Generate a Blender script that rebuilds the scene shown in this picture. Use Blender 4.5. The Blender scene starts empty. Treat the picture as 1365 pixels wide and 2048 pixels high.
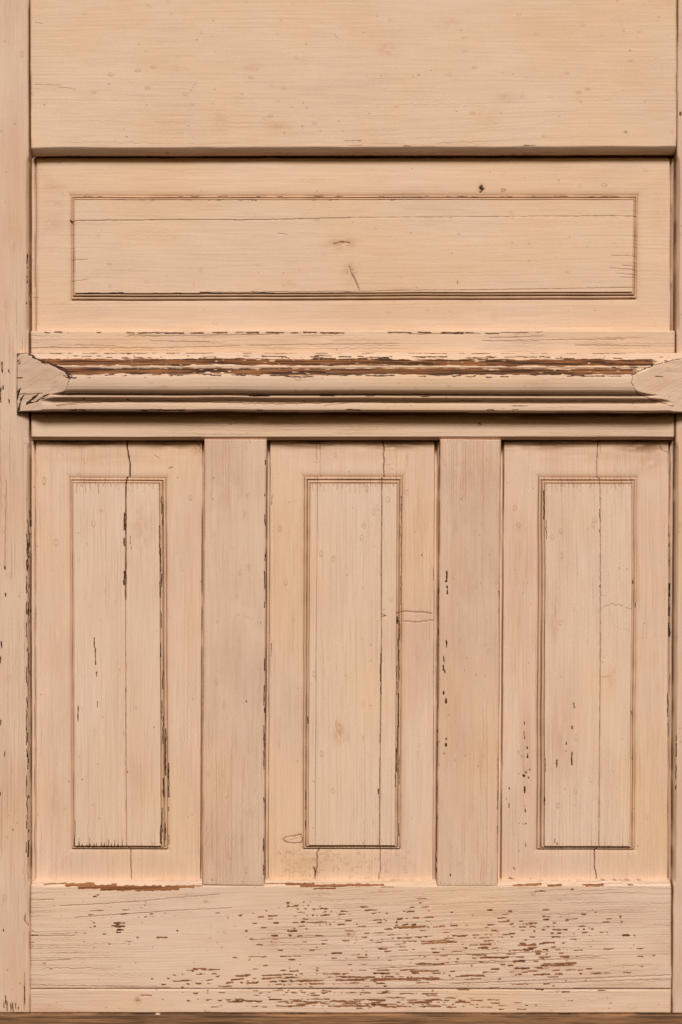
import bpy, math
import numpy as np
from mathutils import Vector
R = math.radians
# ---------------------------------------------------------------- camera, light, exposure
S = 0.0005            # metres per unit of the survey grid laid over the door face
DIST = 1.60           # camera to door face
X0, Y0, ZC = 682.5, 1024.0, 0.70
sc = bpy.context.scene
cam = bpy.data.cameras.new('camera'); camo = bpy.data.objects.new('camera', cam)
sc.collection.objects.link(camo); sc.camera = camo
camo.location = (0, -DIST, ZC); camo.rotation_euler = (R(90), 0, 0)
cam.sensor_fit = 'VERTICAL'; cam.sensor_height = 36; cam.lens = 36*DIST/(2048*S)
cam.clip_start = .02; cam.clip_end = 500
w = bpy.data.worlds.new('World'); sc.world = w; w.use_nodes = True
nt = w.node_tree; nt.nodes.clear()
sky = nt.nodes.new('ShaderNodeTexSky'); sky.sky_type = 'NISHITA'; sky.sun_disc = False
SUN_EL, SUN_AZ = 38, 177      # degrees; azimuth of the sun seen from the door
sky.sun_elevation = R(SUN_EL); sky.sun_rotation = R(SUN_AZ)
sky.air_density = 3.0; sky.dust_density = 10.0; sky.ozone_density = 0
bg = nt.nodes.new('ShaderNodeBackground'); bg.inputs[1].default_value = .05
wo = nt.nodes.new('ShaderNodeOutputWorld')
nt.links.new(sky.outputs[0], bg.inputs[0]); nt.links.new(bg.outputs[0], wo.inputs[0])
sun = bpy.data.lights.new('sun', 'SUN'); sun.energy = 4.4; sun.angle = R(15); sun.color = (1, .975, .935)
suno = bpy.data.objects.new('sun', sun); sc.collection.objects.link(suno)
az = R(SUN_AZ); el = R(SUN_EL)
sdir = Vector((math.sin(az)*math.cos(el), math.cos(az)*math.cos(el), math.sin(el)))
suno.rotation_euler = sdir.to_track_quat('Z', 'Y').to_euler(); suno.location = sdir*5
sc.view_settings.view_transform = 'Standard'; sc.view_settings.look = 'None'
sc.view_settings.exposure = -0.54; sc.view_settings.gamma = 1; sc.view_settings.use_curve_mapping = False
sc.render.engine = 'CYCLES'

# ---------------------------------------------------------------- numeric noise
def hsh(ix, iy, seed):
    a = (ix.astype(np.int64)*374761393 + iy.astype(np.int64)*668265263 + seed*1274126177) & 0xffffffff
    a = ((a ^ (a >> 13))*1274126177) & 0xffffffff
    a = ((a ^ (a >> 16))*2246822519) & 0xffffffff
    return ((a ^ (a >> 15)) & 0xffffff)/16777215.0
def vn(x, y, seed=0):
    x = np.asarray(x, float); y = np.asarray(y, float)
    x, y = np.broadcast_arrays(x, y)
    ix = np.floor(x); iy = np.floor(y); fx = x-ix; fy = y-iy
    fx = fx*fx*(3-2*fx); fy = fy*fy*(3-2*fy)
    a = hsh(ix, iy, seed); b = hsh(ix+1, iy, seed); c = hsh(ix, iy+1, seed); d = hsh(ix+1, iy+1, seed)
    return (a*(1-fx)+b*fx)*(1-fy)+(c*(1-fx)+d*fx)*fy
def fbm(x, y, seed=0, o=3):
    s = 0; t = 0; a = 1.
    for k in range(o):
        s = s+a*vn(x*2**k, y*2**k, seed+17*k); t += a; a *= .5
    return s/t
def sst(a, b, x):
    t = np.clip((x-a)/(b-a), 0, 1); return t*t*(3-2*t)

# ---------------------------------------------------------------- materials
def N(t, ty, **k):
    n = t.nodes.new(ty)
    for a, b in k.items(): setattr(n, a, b)
    return n
def ramp(t, src, stops):
    r = N(t, 'ShaderNodeValToRGB'); e = r.color_ramp.elements
    e[0].position, e[0].color = stops[0][0], (*stops[0][1], 1); e[1].position, e[1].color = stops[-1][0], (*stops[-1][1], 1)
    for p, c in stops[1:-1]:
        q = e.new(p); q.color = (*c, 1)
    t.links.new(src, r.inputs[0]); return r.outputs[0]
def mix(t, f, a, b, mode='MIX'):
    m = N(t, 'ShaderNodeMix', data_type='RGBA', blend_type=mode)
    for s, v in ((m.inputs[0], f), (m.inputs[6], a), (m.inputs[7], b)):
        if isinstance(v, tuple): s.default_value = (*v, 1)
        elif isinstance(v, (int, float)): s.default_value = v
        else: t.links.new(v, s)
    return m.outputs[2]
def math_(t, op, a, b=0., c=None):
    m = N(t, 'ShaderNodeMath', operation=op)
    for i, v in enumerate((a, b, c)):
        if v is None: continue
        if isinstance(v, (int, float)): m.inputs[i].default_value = v
        else: t.links.new(v, m.inputs[i])
    return m.outputs[0]
def noise(t, vec, scale, sx=1, sy=1, detail=4, rough=.55):
    mp = N(t, 'ShaderNodeVectorMath', operation='MULTIPLY'); mp.inputs[1].default_value = (scale*sx, scale*sy, 1)
    t.links.new(vec, mp.inputs[0])
    n = N(t, 'ShaderNodeTexNoise'); n.inputs['Scale'].default_value = 1; n.inputs['Detail'].default_value = detail
    n.inputs['Roughness'].default_value = rough
    t.links.new(mp.outputs[0], n.inputs['Vector']); return n.outputs[0]

def painted_wood(name, paint=(0.720, 0.528, 0.412), dusty=(0.622, 0.433, 0.332), warm=(0.710, 0.478, 0.283), wood_hi=(.30, .118, .042), wood_lo=(.045, .017, .008), dustk=1.):
    m = bpy.data.materials.new(name); m.use_nodes = True; t = m.node_tree; t.nodes.clear()
    out = N(t, 'ShaderNodeOutputMaterial'); p = N(t, 'ShaderNodeBsdfPrincipled'); t.links.new(p.outputs[0], out.inputs[0])
    g = N(t, 'ShaderNodeAttribute', attribute_name='grain'); gv = g.outputs['Vector']
    wr = N(t, 'ShaderNodeAttribute', attribute_name='wear_shade')
    sp = N(t, 'ShaderNodeSeparateColor'); t.links.new(wr.outputs['Color'], sp.inputs[0])
    flake, crack, stain_shade, dark = sp.outputs[0], sp.outputs[1], sp.outputs[2], wr.outputs['Alpha']  # third channel: real stains and the shade painted below ledge, rails and mouldings
    # paint: dusty weathered patches, warm patches, brushed streaks along the grain
    patch = noise(t, gv, .006, .6, 1.6, 5, .6)
    col = mix(t, math_(t, 'MULTIPLY', ramp(t, patch, [(.42, (0,0,0)), (.68, (1,1,1))]), dustk), paint, dusty)
    patch2 = noise(t, gv, .0035, 1, 1.3, 3)
    col = mix(t, math_(t, 'MULTIPLY', ramp(t, patch2, [(.43, (0,0,0)), (.70, (1,1,1))]), .5), col, warm)
    streak = noise(t, gv, .05, .18, 5, 4, .7)
    col = mix(t, 1., col, ramp(t, streak, [(.3, (.93,.915,.90)), (.7, (1.04,1.04,1.04))]), 'MULTIPLY')
    fine = noise(t, gv, .35, 1, 1, 2, .7)
    col = mix(t, 1., col, ramp(t, fine, [(.3, (.955,.95,.94)), (.7, (1.03,1.03,1.03))]), 'MULTIPLY')
    # tiny rust coloured specks
    vo = N(t, 'ShaderNodeTexVoronoi'); vo.inputs['Scale'].default_value = .028; t.links.new(gv, vo.inputs['Vector'])
    vs = N(t, 'ShaderNodeSeparateColor'); t.links.new(vo.outputs['Color'], vs.inputs[0])
    speck = math_(t, 'MULTIPLY', math_(t, 'LESS_THAN', vo.outputs['Distance'], .045), math_(t, 'GREATER_THAN', vs.outputs[0], .72))
    col = mix(t, math_(t, 'MULTIPLY', speck, .6), col, (.42, .16, .035))
    col = mix(t, stain_shade, col, mix(t, math_(t, 'POWER', stain_shade, .7), (.52, .225, .05), (.10, .037, .010)))
    ck = mix(t, math_(t, 'POWER', crack, 1.5), (.30, .125, .045), (.04, .016, .006))
    col = mix(t, math_(t, 'POWER', crack, .85), col, ck)
    # bare wood
    wn = noise(t, gv, .10, .10, 6, 5, .75)
    wood = ramp(t, wn, [(.38, wood_lo), (.48, tuple(.5*a+.5*b for a, b in zip(wood_lo, wood_hi))), (.60, wood_hi), (.8, tuple(min(1, 1.5*a) for a in wood_hi))])
    wood = mix(t, dark, wood, tuple(.55*a for a in wood_lo))
    edge = noise(t, gv, .5, .6, 1.2, 2)
    ff = math_(t, 'ADD', flake, math_(t, 'MULTIPLY', math_(t, 'SUBTRACT', edge, .5), 1.3))
    bare = N(t, 'ShaderNodeMapRange'); bare.inputs[1].default_value = -.15; bare.inputs[2].default_value = .25
    t.links.new(ff, bare.inputs[0])
    col = mix(t, bare.outputs[0], col, wood)
    t.links.new(col, p.inputs['Base Color'])
    ro = math_(t, 'ADD', .58, math_(t, 'MULTIPLY', patch, .18)); t.links.new(ro, p.inputs['Roughness'])
    p.inputs['Specular IOR Level'].default_value = .28
    b = N(t, 'ShaderNodeBump'); b.inputs['Strength'].default_value = .5; b.inputs['Distance'].default_value = .00018
    hh = math_(t, 'ADD', math_(t, 'ADD', math_(t, 'MULTIPLY', streak, .9), math_(t, 'MULTIPLY', fine, .6)), math_(t, 'MULTIPLY', wn, bare.outputs[0]))
    t.links.new(hh, b.inputs['Height']); t.links.new(b.outputs[0], p.inputs['Normal'])
    return m
PAINT = painted_wood('peach_paint_on_wood', dustk=.55)
GOLD = painted_wood('golden_peach_paint', paint=(0.730, 0.537, 0.412), dusty=(0.643, 0.453, 0.339), warm=(0.730, 0.490, 0.280), dustk=.5)
DUSTY = painted_wood('chalky_peach_paint', paint=(0.690, 0.503, 0.393), dusty=(0.597, 0.407, 0.316), warm=(0.680, 0.452, 0.280), dustk=.9)
FADED = painted_wood('faded_peach_paint', paint=(0.735, 0.549, 0.439), dusty=(0.653, 0.459, 0.360), warm=(0.720, 0.499, 0.318), wood_hi=(.37, .145, .052), wood_lo=(.13, .048, .018), dustk=.6)
WEATHERED = painted_wood('weathered_brown_wood', wood_hi=(.34, .175, .085), wood_lo=(.085, .04, .02))
def plain(name, c):
    m = bpy.data.materials.new(name); m.use_nodes = True; t = m.node_tree; p = t.nodes['Principled BSDF']
    tc = N(t, 'ShaderNodeTexCoord'); n = N(t, 'ShaderNodeTexNoise'); n.inputs['Scale'].default_value = 60
    t.links.new(tc.outputs['Object'], n.inputs['Vector'])
    t.links.new(ramp(t, n.outputs[0], [(.3, tuple(.6*a for a in c)), (.7, c)]), p.inputs['Base Color']); p.inputs['Roughness'].default_value = .9
    return m
CORE = plain('dark_old_wood', (.07, .035, .018))

# ---------------------------------------------------------------- boards
def axis(bps, step, fine, lo=-12, hi=1377, coarse=14., edge=9):
    """positions between break points, dense near each break, coarse beyond the picture area"""
    out = [bps[0]]
    while out[-1] < bps[-1]-1e-6:
        p = out[-1]
        dn = min(abs(p-b) for b in bps)
        s = fine if dn < edge else step
        if p < lo-coarse or p > hi: s = coarse
        nx = p+s
        for b in bps:
            if p+1e-6 < b < nx+fine*.45: nx = b; break
        out.append(min(nx, bps[-1]))
    return np.array(out)

class Board:
    def __init__(s, rows, cols, d0, grain, seed, back, ustep=3., vstep=1., fine=.6, warp=10., space=8.5, strength=1., tilt=0.):
        # rows: [(py at left, py at right)...]; cols: [(px at top, px at bottom)...]
        s.seed = seed; s.d0 = d0; s.back = back; s.grain = grain
        rm = [.5*(a+b) for a, b in rows]; cm = [.5*(a+b) for a, b in cols]
        sx, sy = (ustep, vstep) if grain == 'h' else (vstep, ustep)
        ax = axis(cm, sx, min(fine, sx)); ay = axis(rm, sy, min(fine, sy), -12, 2060)
        s.ax, s.ay = ax, ay
        tx = ((ax-cm[0])/(cm[-1]-cm[0]))[None, :]; ty = ((ay-rm[0])/(rm[-1]-rm[0]))[:, None]
        ct = np.interp(ax, cm, [c[0] for c in cols]); cb = np.interp(ax, cm, [c[1] for c in cols])
        rl = np.interp(ay, rm, [r[0] for r in rows]); rr = np.interp(ay, rm, [r[1] for r in rows])
        s.PX = ct[None, :]*(1-ty)+cb[None, :]*ty; s.PY = rl[:, None]*(1-tx)+rr[:, None]*tx
        s.PX = s.PX+1.8*(fbm(s.PY/130, s.PY*0, seed+91, 3)-.5); s.PY = s.PY+1.5*(fbm(s.PX/140, s.PX*0, seed+92, 3)-.5)
        s.AX = np.broadcast_to(ax[None, :], s.PX.shape); s.AY = np.broadcast_to(ay[:, None], s.PX.shape)
        s.cm, s.rm = cm, rm
        s.H = np.zeros(s.PX.shape); s.F = np.full(s.PX.shape, -3.); s.C = np.zeros(s.PX.shape)
        s.B = np.zeros(s.PX.shape); s.A = np.zeros(s.PX.shape)
        s.u, s.v = (s.PX, s.PY) if grain == 'h' else (s.PY, s.PX)
        s.vw = s.v + warp*2*(fbm(s.u/620, s.v/130, seed, 2)-.5) + tilt*s.u
        s.amp = np.ones(s.PX.shape)*strength; s.space = space
        s.rng = np.random.RandomState(seed+5)
    def edges(s, top=None, bottom=None, left=None, right=None):
        for side, spec in (('t', top), ('b', bottom), ('l', left), ('r', right)):
            if spec is None: continue
            wd, dp = spec
            e = {'t': s.AY-s.rm[0], 'b': s.rm[-1]-s.AY, 'l': s.AX-s.cm[0], 'r': s.cm[-1]-s.AX}[side]
            al = s.PX if side in 'tb' else s.PY
            wv = wd*(.85+.3*vn(al/60, al*0, s.seed+ord(side)))
            k = np.clip(1-e/wv, 0, 1)
            s.H = s.H - dp*(1-np.sqrt(np.maximum(0, 1-k*k)))
            if side != 't': s.B = np.maximum(s.B, (.8 if side in 'lr' else .5)*np.exp(-e/2.0)*sst(.15, .7, vn(al/33, e*0, s.seed+71)+.15))
            jag = vn(al/2.5, e/3, s.seed+3)
            s.H = s.H - .35*jag*(e < 2.2)
    def graincracks(s, k=1.):
        sd = s.seed
        for sp, wd, amp, wl in ((s.space, .55, .50, 8.), (s.space*.47, .45, .26, 6.)):
            q = s.vw + 5*(vn(s.vw/37, s.vw*0, sd+2)-.5) + 2.6*(vn(s.u/wl, s.vw/11, sd+4)-.5)
            n = np.floor(q/sp); f = (q-n*sp) - sp*(.25+.5*hsh(n, n*0, sd+6))
            st = sst(.30, .8, vn(s.u/70, n*3.7, sd+8))*(.35+.65*hsh(n, n*0+3, sd+9))*sst(.3, .7, fbm(s.u/230, s.v/150, sd+12, 2)+.1)
            m = np.exp(-(f/wd)**2)*st*s.amp*k
            s.C = np.maximum(s.C, np.minimum(amp*m, .8)); s.H = s.H - .10*np.minimum(m, 2)
        # soft ridges of the early wood
        s.H = s.H + .030*vn(s.u/180, s.vw/40, sd+40)**2*np.sin(s.vw/s.space*6.28*.9+3*vn(s.vw/21, s.vw*0, sd+7))*k
        s.H = s.H + .35*(fbm(s.u/260, s.v/120, sd+31, 2)-.5)
    def win(s, x, y, rx, ry):
        c0, c1 = np.searchsorted(s.ax, [x-rx-8, x+rx+8]); r0, r1 = np.searchsorted(s.ay, [y-ry-8, y+ry+8])
        return slice(max(0, r0), r1), slice(max(0, c0), c1)
    def flake(s, x, y, ln, th, dark=.2, rag=1., snap=None):
        rx, ry = (ln, th+4) if s.grain == 'h' else (th+4, ln)
        W = s.win(x, y, rx, ry)
        if s.PX[W].size < 4: return
        px, py = s.PX[W], s.PY[W]; u, v, vw = s.u[W], s.v[W], s.vw[W]
        i = np.argmin((px-x)**2+(py-y)**2); v0 = vw.flat[i] if snap is None else round(vw.flat[i]/snap)*snap+.8*s.rng.randn(); u0 = x if s.grain == 'h' else y
        r = s.rng.randint(9999)
        th2 = th*.5*(1-.55*rag*vn(u/5., v*0, r)+.25*rag*vn(u/2., v*0, r+1))
        a = np.abs(vw-v0+1.2*rag*(vn(u/7., v*0, r+2)-.5))-th2
        b = np.abs(u-u0)-ln*.5+2*rag*(vn(v/1.3, u*0, r+3))
        f = -np.maximum(a, b*.8)
        s.F[W] = np.maximum(s.F[W], f)
        hit = f > -.6
        A = s.A[W]; A[hit] = dark*(.7+.6*vn(u[hit]/8, v[hit]/2, r+4)); s.A[W] = A
        rim = np.exp(-((f+.2)/.45)**2)*.38; s.C[W] = np.maximum(s.C[W], rim*sst(.35, .7, vn(u/9, v/3, r+5)))
    def flakes(s, n, cx, cy, sx, sy, ln=(5, 24), th=(1.2, 3.2), dark=.2, rot=0.):
        n = int(n*1.15); ln = (ln[0]*.75, ln[1]*.7)
        for k in range(n):
            a, b = s.rng.randn(2); x = cx+a*sx; y = cy+b*sy+a*sx*rot
            L = ln[0]+(ln[1]-ln[0])*s.rng.rand()**2; T = th[0]+.5+(th[1]-th[0])*.85*s.rng.rand()**1.4
            s.flake(x, y, L, T, dark if s.rng.rand() < .88 else .8, .8, 6.6 if s.space > 5.5 and s.seed == 81 else 4.6)
    def crack(s, pts, wd=1.2, dep=1.5, dk=1., wob=.8, col=True):
        r = s.rng.randint(9999)
        for (xa, ya), (xb, yb) in zip(pts[:-1], pts[1:]):
            W = s.win((xa+xb)/2, (ya+yb)/2, abs(xa-xb)/2+3, abs(ya-yb)/2+3)
            px, py = s.PX[W], s.PY[W]
            if px.size < 2: continue
            dx, dy = xb-xa, yb-ya; L = max(1e-6, dx*dx+dy*dy)
            ox = wob*2*(vn(py/7, px*0, r)-.5) if abs(dy) > abs(dx) else 0
            oy = wob*2*(vn(px/7, py*0, r)-.5) if abs(dx) >= abs(dy) else 0
            t = np.clip(((px-xa)*dx+(py-ya)*dy)/L, 0, 1)
            d = np.hypot(px+ox-xa-t*dx, py+oy-ya-t*dy)
            ww = wd*.5*(.75+.5*vn(px/11, py/11, r+1))
            m = 1-sst(ww*.5, ww*1.3+.35, d)
            s.H[W] -= dep*m; s.C[W] = np.maximum(s.C[W], dk*m)
    def stroke(s, pts, th=3., dark=.5):          # free-form flake along any line
        r = s.rng.randint(9999)
        for (xa, ya), (xb, yb) in zip(pts[:-1], pts[1:]):
            W = s.win((xa+xb)/2, (ya+yb)/2, abs(xa-xb)/2+th+3, abs(ya-yb)/2+th+3)
            px, py = s.PX[W], s.PY[W]
            if px.size < 2: continue
            dx, dy = xb-xa, yb-ya; L = max(1e-6, dx*dx+dy*dy)
            t = np.clip(((px-xa)*dx+(py-ya)*dy)/L, 0, 1)
            d = np.hypot(px-xa-t*dx+1.6*(vn(py/4, px/4, r)-.5), py-ya-t*dy+1.6*(vn(px/4, py/4, r+1)-.5))
            f = th*.5*(1-.6*t)-d
            s.F[W] = np.maximum(s.F[W], f); A = s.A[W]; A[f > -.6] = dark; s.A[W] = A
    def ring(s, x, y, rx, ry, k=.4):
        W = s.win(x, y, rx+2, ry+2)
        if s.PX[W].size < 4: return
        d = np.hypot((s.PX[W]-x)/rx, (s.PY[W]-y)/ry); th = np.arctan2(s.PY[W]-y, s.PX[W]-x)
        m = np.exp(-((d-1)/(.9/min(rx, ry)))**2)*(.35+.65*vn(th*1.2+9, d*0, int(x)))
        s.C[W] = np.maximum(s.C[W], k*m); s.H[W] += .12*np.exp(-d*d)
    def dirt(s, x, y, rx, ry, k=.3, seed=0):  # grime blotch; long strips also paint shade below ledge and rails
        W = s.win(x, y, rx*2.2, ry*2.2)
        if s.PX[W].size < 4: return
        d = np.hypot((s.PX[W]-x)/rx, (s.PY[W]-y)/ry)
        n = fbm(s.PX[W]/max(3, rx*.35), s.PY[W]/max(3, ry*.35), int(x+y)+seed, 4)
        s.B[W] = np.maximum(s.B[W], k*np.exp(-d*d*1.2)*sst(.3, .75, n+.15))
    def randoms(s, rings=30, dots=30, smudge=6):
        x0, x1, y0, y1 = max(0, s.cm[0]), min(1365, s.cm[-1]), max(0, s.rm[0]), min(2040, s.rm[-1])
        g = s.rng
        for _ in range(rings):
            a, b = 2+2.5*g.rand(), 1.6+1.6*g.rand()
            if s.grain == 'v': a, b = b, a*1.3
            s.ring(x0+(x1-x0)*g.rand(), y0+(y1-y0)*g.rand(), a, b, .12+.25*g.rand())
        for _ in range(dots):
            x, y = x0+(x1-x0)*g.rand(), y0+(y1-y0)*g.rand()
            s.crack([(x, y), (x+1.5*g.rand(), y+1.5*g.rand())], .8+g.rand(), .2, .35+.5*g.rand(), 0)
        for _ in range(smudge):
            a, b = 8+30*g.rand(), 4+9*g.rand()
            if s.grain == 'v': a, b = b, a
            s.dirt(x0+(x1-x0)*g.rand(), y0+(y1-y0)*g.rand(), a, b, .10+.14*g.rand())
    def panelshape(s):
        cm, rm = s.cm, s.rm
        mx = np.minimum(np.interp(s.AX, [cm[1], cm[2]], [0, 1]), np.interp(s.AX, [cm[3], cm[4]], [1, 0]))
        my = np.minimum(np.interp(s.AY, [rm[1], rm[2]], [0, 1]), np.interp(s.AY, [rm[3], rm[4]], [1, 0]))
        m = np.minimum(mx, my)
        px = [0, .05, .14, .28, .38, .44, .50, .56, .66, .78, .86, .92, .96, 1.0]
        hh = [-.5, 1.3, 2.1, 2.4, 2.0, .9, .8, 3.0, 3.8, 4.0, 3.2, 2.7, 5.0, 5.6]
        out = np.maximum(np.maximum(cm[1]-s.AX, s.AX-cm[4]), np.maximum(rm[1]-s.AY, s.AY-rm[4]))
        s.H = s.H + np.interp(m, px, hh) - np.clip(out, 0, 90)*.022 - 1.7*np.exp(-np.clip(out, 0, 99)/5.)
        s.m = m; s.out = out
        ins = (out <= 0) & (m < 1)
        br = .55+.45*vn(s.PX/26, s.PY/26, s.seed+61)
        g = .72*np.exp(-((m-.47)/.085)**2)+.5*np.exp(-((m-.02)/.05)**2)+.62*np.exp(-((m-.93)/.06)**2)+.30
        s.B = np.maximum(s.B, g*br*ins)  # groove grime, plus side shading of the moulding painted into the tint
        s.B = np.maximum(s.B, (.35*np.exp(-np.clip(out, 0, 99)/1.1)+.27*np.exp(-np.clip(out, 0, 99)/5.))*br*(out > 0))  # grime line at the edge, then soft border shading painted as ochre
    def emit(s, name, parent, mat=None, mask=None, closed=True, finish=True):
        if finish and not getattr(s, 'done', False):
            fl = sst(-.25, .35, s.F); s.H = s.H - .30*fl; s.done = True
        k = (DIST+(-s.d0)*.001)/DIST
        X = (s.PX-X0)*S*k; Z = ZC+(Y0-s.PY)*S*k; Y = -(s.d0+s.H)*.001
        yb = np.full(1, -s.back*.001)
        F, C, B, A, G = s.F, s.C, s.B, s.A, None
        def pad(a): return np.pad(a, 1, mode='edge')
        if closed:
            X, Z, Y, F, C, B, A, u, vw = [pad(a) for a in (X, Z, Y, F, C, B, A, s.u, s.vw)]
            Y[0, :] = Y[-1, :] = yb; Y[:, 0] = Y[:, -1] = yb
        else: u, vw = s.u, s.vw
        ny, nx = X.shape
        idx = np.arange(ny*nx).reshape(ny, nx)
        q = np.stack([idx[:-1, :-1], idx[1:, :-1], idx[1:, 1:], idx[:-1, 1:]], -1)
        if mask is not None: q = q[mask]
        q = q.reshape(-1, 4)
        used, inv = np.unique(q, return_inverse=True); q = inv.reshape(-1, 4)
        co = np.stack([X, Y, Z], -1).reshape(-1, 3)[used]
        me = bpy.data.meshes.new(name)
        me.vertices.add(len(co)); me.vertices.foreach_set('co', co.astype(np.float32).ravel())
        me.loops.add(q.size); me.loops.foreach_set('vertex_index', q.astype(np.int32).ravel())
        me.polygons.add(len(q)); me.polygons.foreach_set('loop_start', (np.arange(len(q))*4).astype(np.int32))
        me.polygons.foreach_set('loop_total', np.full(len(q), 4, np.int32))
        me.update(calc_edges=True)
        me.polygons.foreach_set('use_smooth', np.ones(len(q), bool))
        at = me.attributes.new('wear_shade', 'FLOAT_COLOR', 'POINT')
        at.data.foreach_set('color', np.stack([F, C, B, A], -1).reshape(-1, 4)[used].astype(np.float32).ravel())
        at = me.attributes.new('grain', 'FLOAT_VECTOR', 'POINT')
        at.data.foreach_set('vector', np.stack([u, vw, np.full(u.shape, s.seed*3.17)], -1).reshape(-1, 3)[used].astype(np.float32).ravel())
        me.materials.append(mat or PAINT)
        o = bpy.data.objects.new(name, me); sc.collection.objects.link(o); o.parent = parent
        if parent is not None and parent.location.length > 0: o.matrix_parent_inverse = Matrix.Translation(-parent_world(parent))
        return o
from mathutils import Matrix
def parent_world(p):
    v = p.location.copy()
    while p.parent: p = p.parent; v += p.location
    return v
def box(name, x0, x1, y0, y1, z0, z1, mat, parent):
    me = bpy.data.meshes.new(name)
    v = [(x, y, z) for x in (x0, x1) for y in (y0, y1) for z in (z0, z1)]
    me.from_pydata(v, [], [(0,1,3,2), (4,6,7,5), (0,4,5,1), (2,3,7,6), (0,2,6,4), (1,5,7,3)]); me.update()
    me.materials.append(mat); o = bpy.data.objects.new(name, me); sc.collection.objects.link(o); o.parent = parent
    if parent: o.matrix_parent_inverse = Matrix.Translation(-parent_world(parent))
    return o

BOT = ZC+(Y0-2026)*S
door = bpy.data.objects.new('wooden_door', None); sc.collection.objects.link(door)
door.location = (0, 0, BOT); door.empty_display_size = .1
door['kind'] = 'thing'; door['label'] = 'old wooden panelled door in flaking peach paint with a moulded drip ledge across it'; door['category'] = 'door'

TOPY = -260
# core behind the joints
box('core', -.42, .46, .031, .045, BOT, ZC+(Y0-TOPY)*S, CORE, door)

# ---------------------------------------------------------------- stiles
def stile_chamfer(b, side, spans, wd=6., dp=4.):
    e = (b.cm[-1]-b.AX) if side == 'r' else (b.AX-b.cm[0])
    k = sum(sst(a, a+14, b.PY)*(1-sst(c-14, c, b.PY)) for a, c in spans)
    t = np.clip(1-e/(wd*(.9+.25*vn(b.PY/40, e*0, b.seed))), 0, 1)
    b.H = b.H - dp*k*t
b = Board([(TOPY, TOPY), (2026, 2026)], [(-200, -200), (57.5, 60.5)], 0, 'v', 11, -30, space=9, strength=1.25, warp=6)
b.graincracks(1.2); b.edges(right=(3, 1.0), bottom=(3, 1.0)); stile_chamfer(b, 'r', [(312, 668), (884, 1772)])
for y, l, x in [(735,26,5),(790,34,2),(742,10,19),(803,12,19),(1135,12,10),(1190,10,12),(1445,14,2),(1508,14,10),(1588,9,1),(1660,6,26),(1290,18,4),(1320,16,2),(1860,8,8),(775,12,7)]:
    b.flake(x, y, l, 3, .9)
for y, l in [(517,22),(535,8),(552,8),(562,10),(606,8),(1043,10),(1071,10),(1090,30),(1130,30),(1170,40),(1215,24),(1260,34),(1300,12),(1350,36),(1405,26),(1440,44),(1475,24),(1520,40),(1560,24),(1600,14),(1650,20)]:
    b.flake(53.5+(y%3), y, l, 2.0, .85)
for x, y, l in [(8,2010,16),(14,2012,22),(22,2013,16),(26,2014,20),(31,2012,14),(49,1990,40),(11,2000,20),(38,2016,10)]: b.flake(x, y, l, 2.2, .75)
for _ in range(24):
    yy_ = 1035+b.rng.rand()*690; b.flake(52.5+6.5*b.rng.rand(), yy_, 8+34*b.rng.rand()**2, 1.2+1.2*b.rng.rand(), .8)
b.crack([(57,1060),(56.5,1300),(57,1500)], 1., .5, .7, 1.); b.crack([(13,960),(12,1010),(11,1060),(10,1130)], 1, .6, .7); b.crack([(49,1945),(49,2020)], 1, .8, .8); b.crack([(57,560),(60,640)], 1.2, 1, .8)
b.crack([(51,1830),(49,1842),(55,1848),(58,1850)], 2, 1, .9)
b.randoms(12, 26, 4); b.dirt(30, 470, 26, 60, .16); b.dirt(20, 260, 22, 60, .10); b.dirt(12, 30, 12, 40, .15)
b.emit('stile', door, DUSTY)
b = Board([(TOPY, TOPY), (2027, 2027)], [(1357.5, 1345.5), (1610, 1598)], 0, 'v', 12, -30, space=9, strength=.8, warp=6)
b.graincracks(.9); b.edges(left=(3, 1.0), bottom=(3, 1.0)); stile_chamfer(b, 'l', [(312, 668), (884, 1772)], 6.5, 4.5)
for y, l in [(1475,18),(1500,30),(1545,30),(1575,12)]: b.flake(1353, y, l, 1.8, .85)
b.flake(1361, 227, 11, 5, .35); b.randoms(5, 12, 3)
b.emit('stile', door, DUSTY)

# ---------------------------------------------------------------- top rail
b = Board([(TOPY, TOPY), (306, 303.5)], [(59, 62), (1356, 1353.5)], 0, 'h', 21, -30, space=7.5, strength=1.0, warp=14)
b.amp *= .75; b.amp *= .4+.75*sst(120, 270, b.PY)+.35*sst(.45, .7, fbm(b.PX/300, b.PY/60, 77, 2))
b.graincracks(1.); b.edges(left=(3, 1.), right=(3, 1.))
e = b.rm[-1]-b.AY; wv = 11.5*(.95+.1*vn(b.PX/50, b.PX*0, 4)); b.H -= 6.2*np.clip(1-e/wv, 0, 1)**1.15
b.H -= .9*vn(b.PX/6, b.PX*0, 9)*(e < 1.5)
for p in [[(70,169),(122,170)],[(115,175),(145,177)],[(70,46),(85,47)],[(380,186),(392,166)],[(700,292),(725,291)]]: b.crack(p, .9, .3, .6)
for x, y, l in [(815,291.5,18),(1060,291.5,26),(1001,226,5),(1176,178,5),(1252,265,8),(1027,149,4),(1010,195,7),(705,282,40)]: b.flake(x, y, l, 1.6, .6)
for x, y in [(222,150),(188,184),(296,176),(372,188),(503,155),(569,176),(540,232),(308,135),(276,141),(945,226),(950,135),(1176,178),(1262,121),(1158,184),(1252,264),(630,246)]: b.ring(x, y, 4, 2.4, .5)
b.dirt(440, 240, 18, 22, .2); b.dirt(775, 100, 22, 18, .28); b.dirt(690, 60, 120, 30, .12); b.dirt(240, 45, 100, 30, .07)
b.dirt(180, 195, 25, 8, .16); b.dirt(1010, 195, 12, 5, .3); b.dirt(1100, 60, 200, 40, .06); b.dirt(1290, 160, 60, 40, .09)
b.randoms(40, 70, 8)
b.emit('top_rail', door, GOLD)

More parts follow.
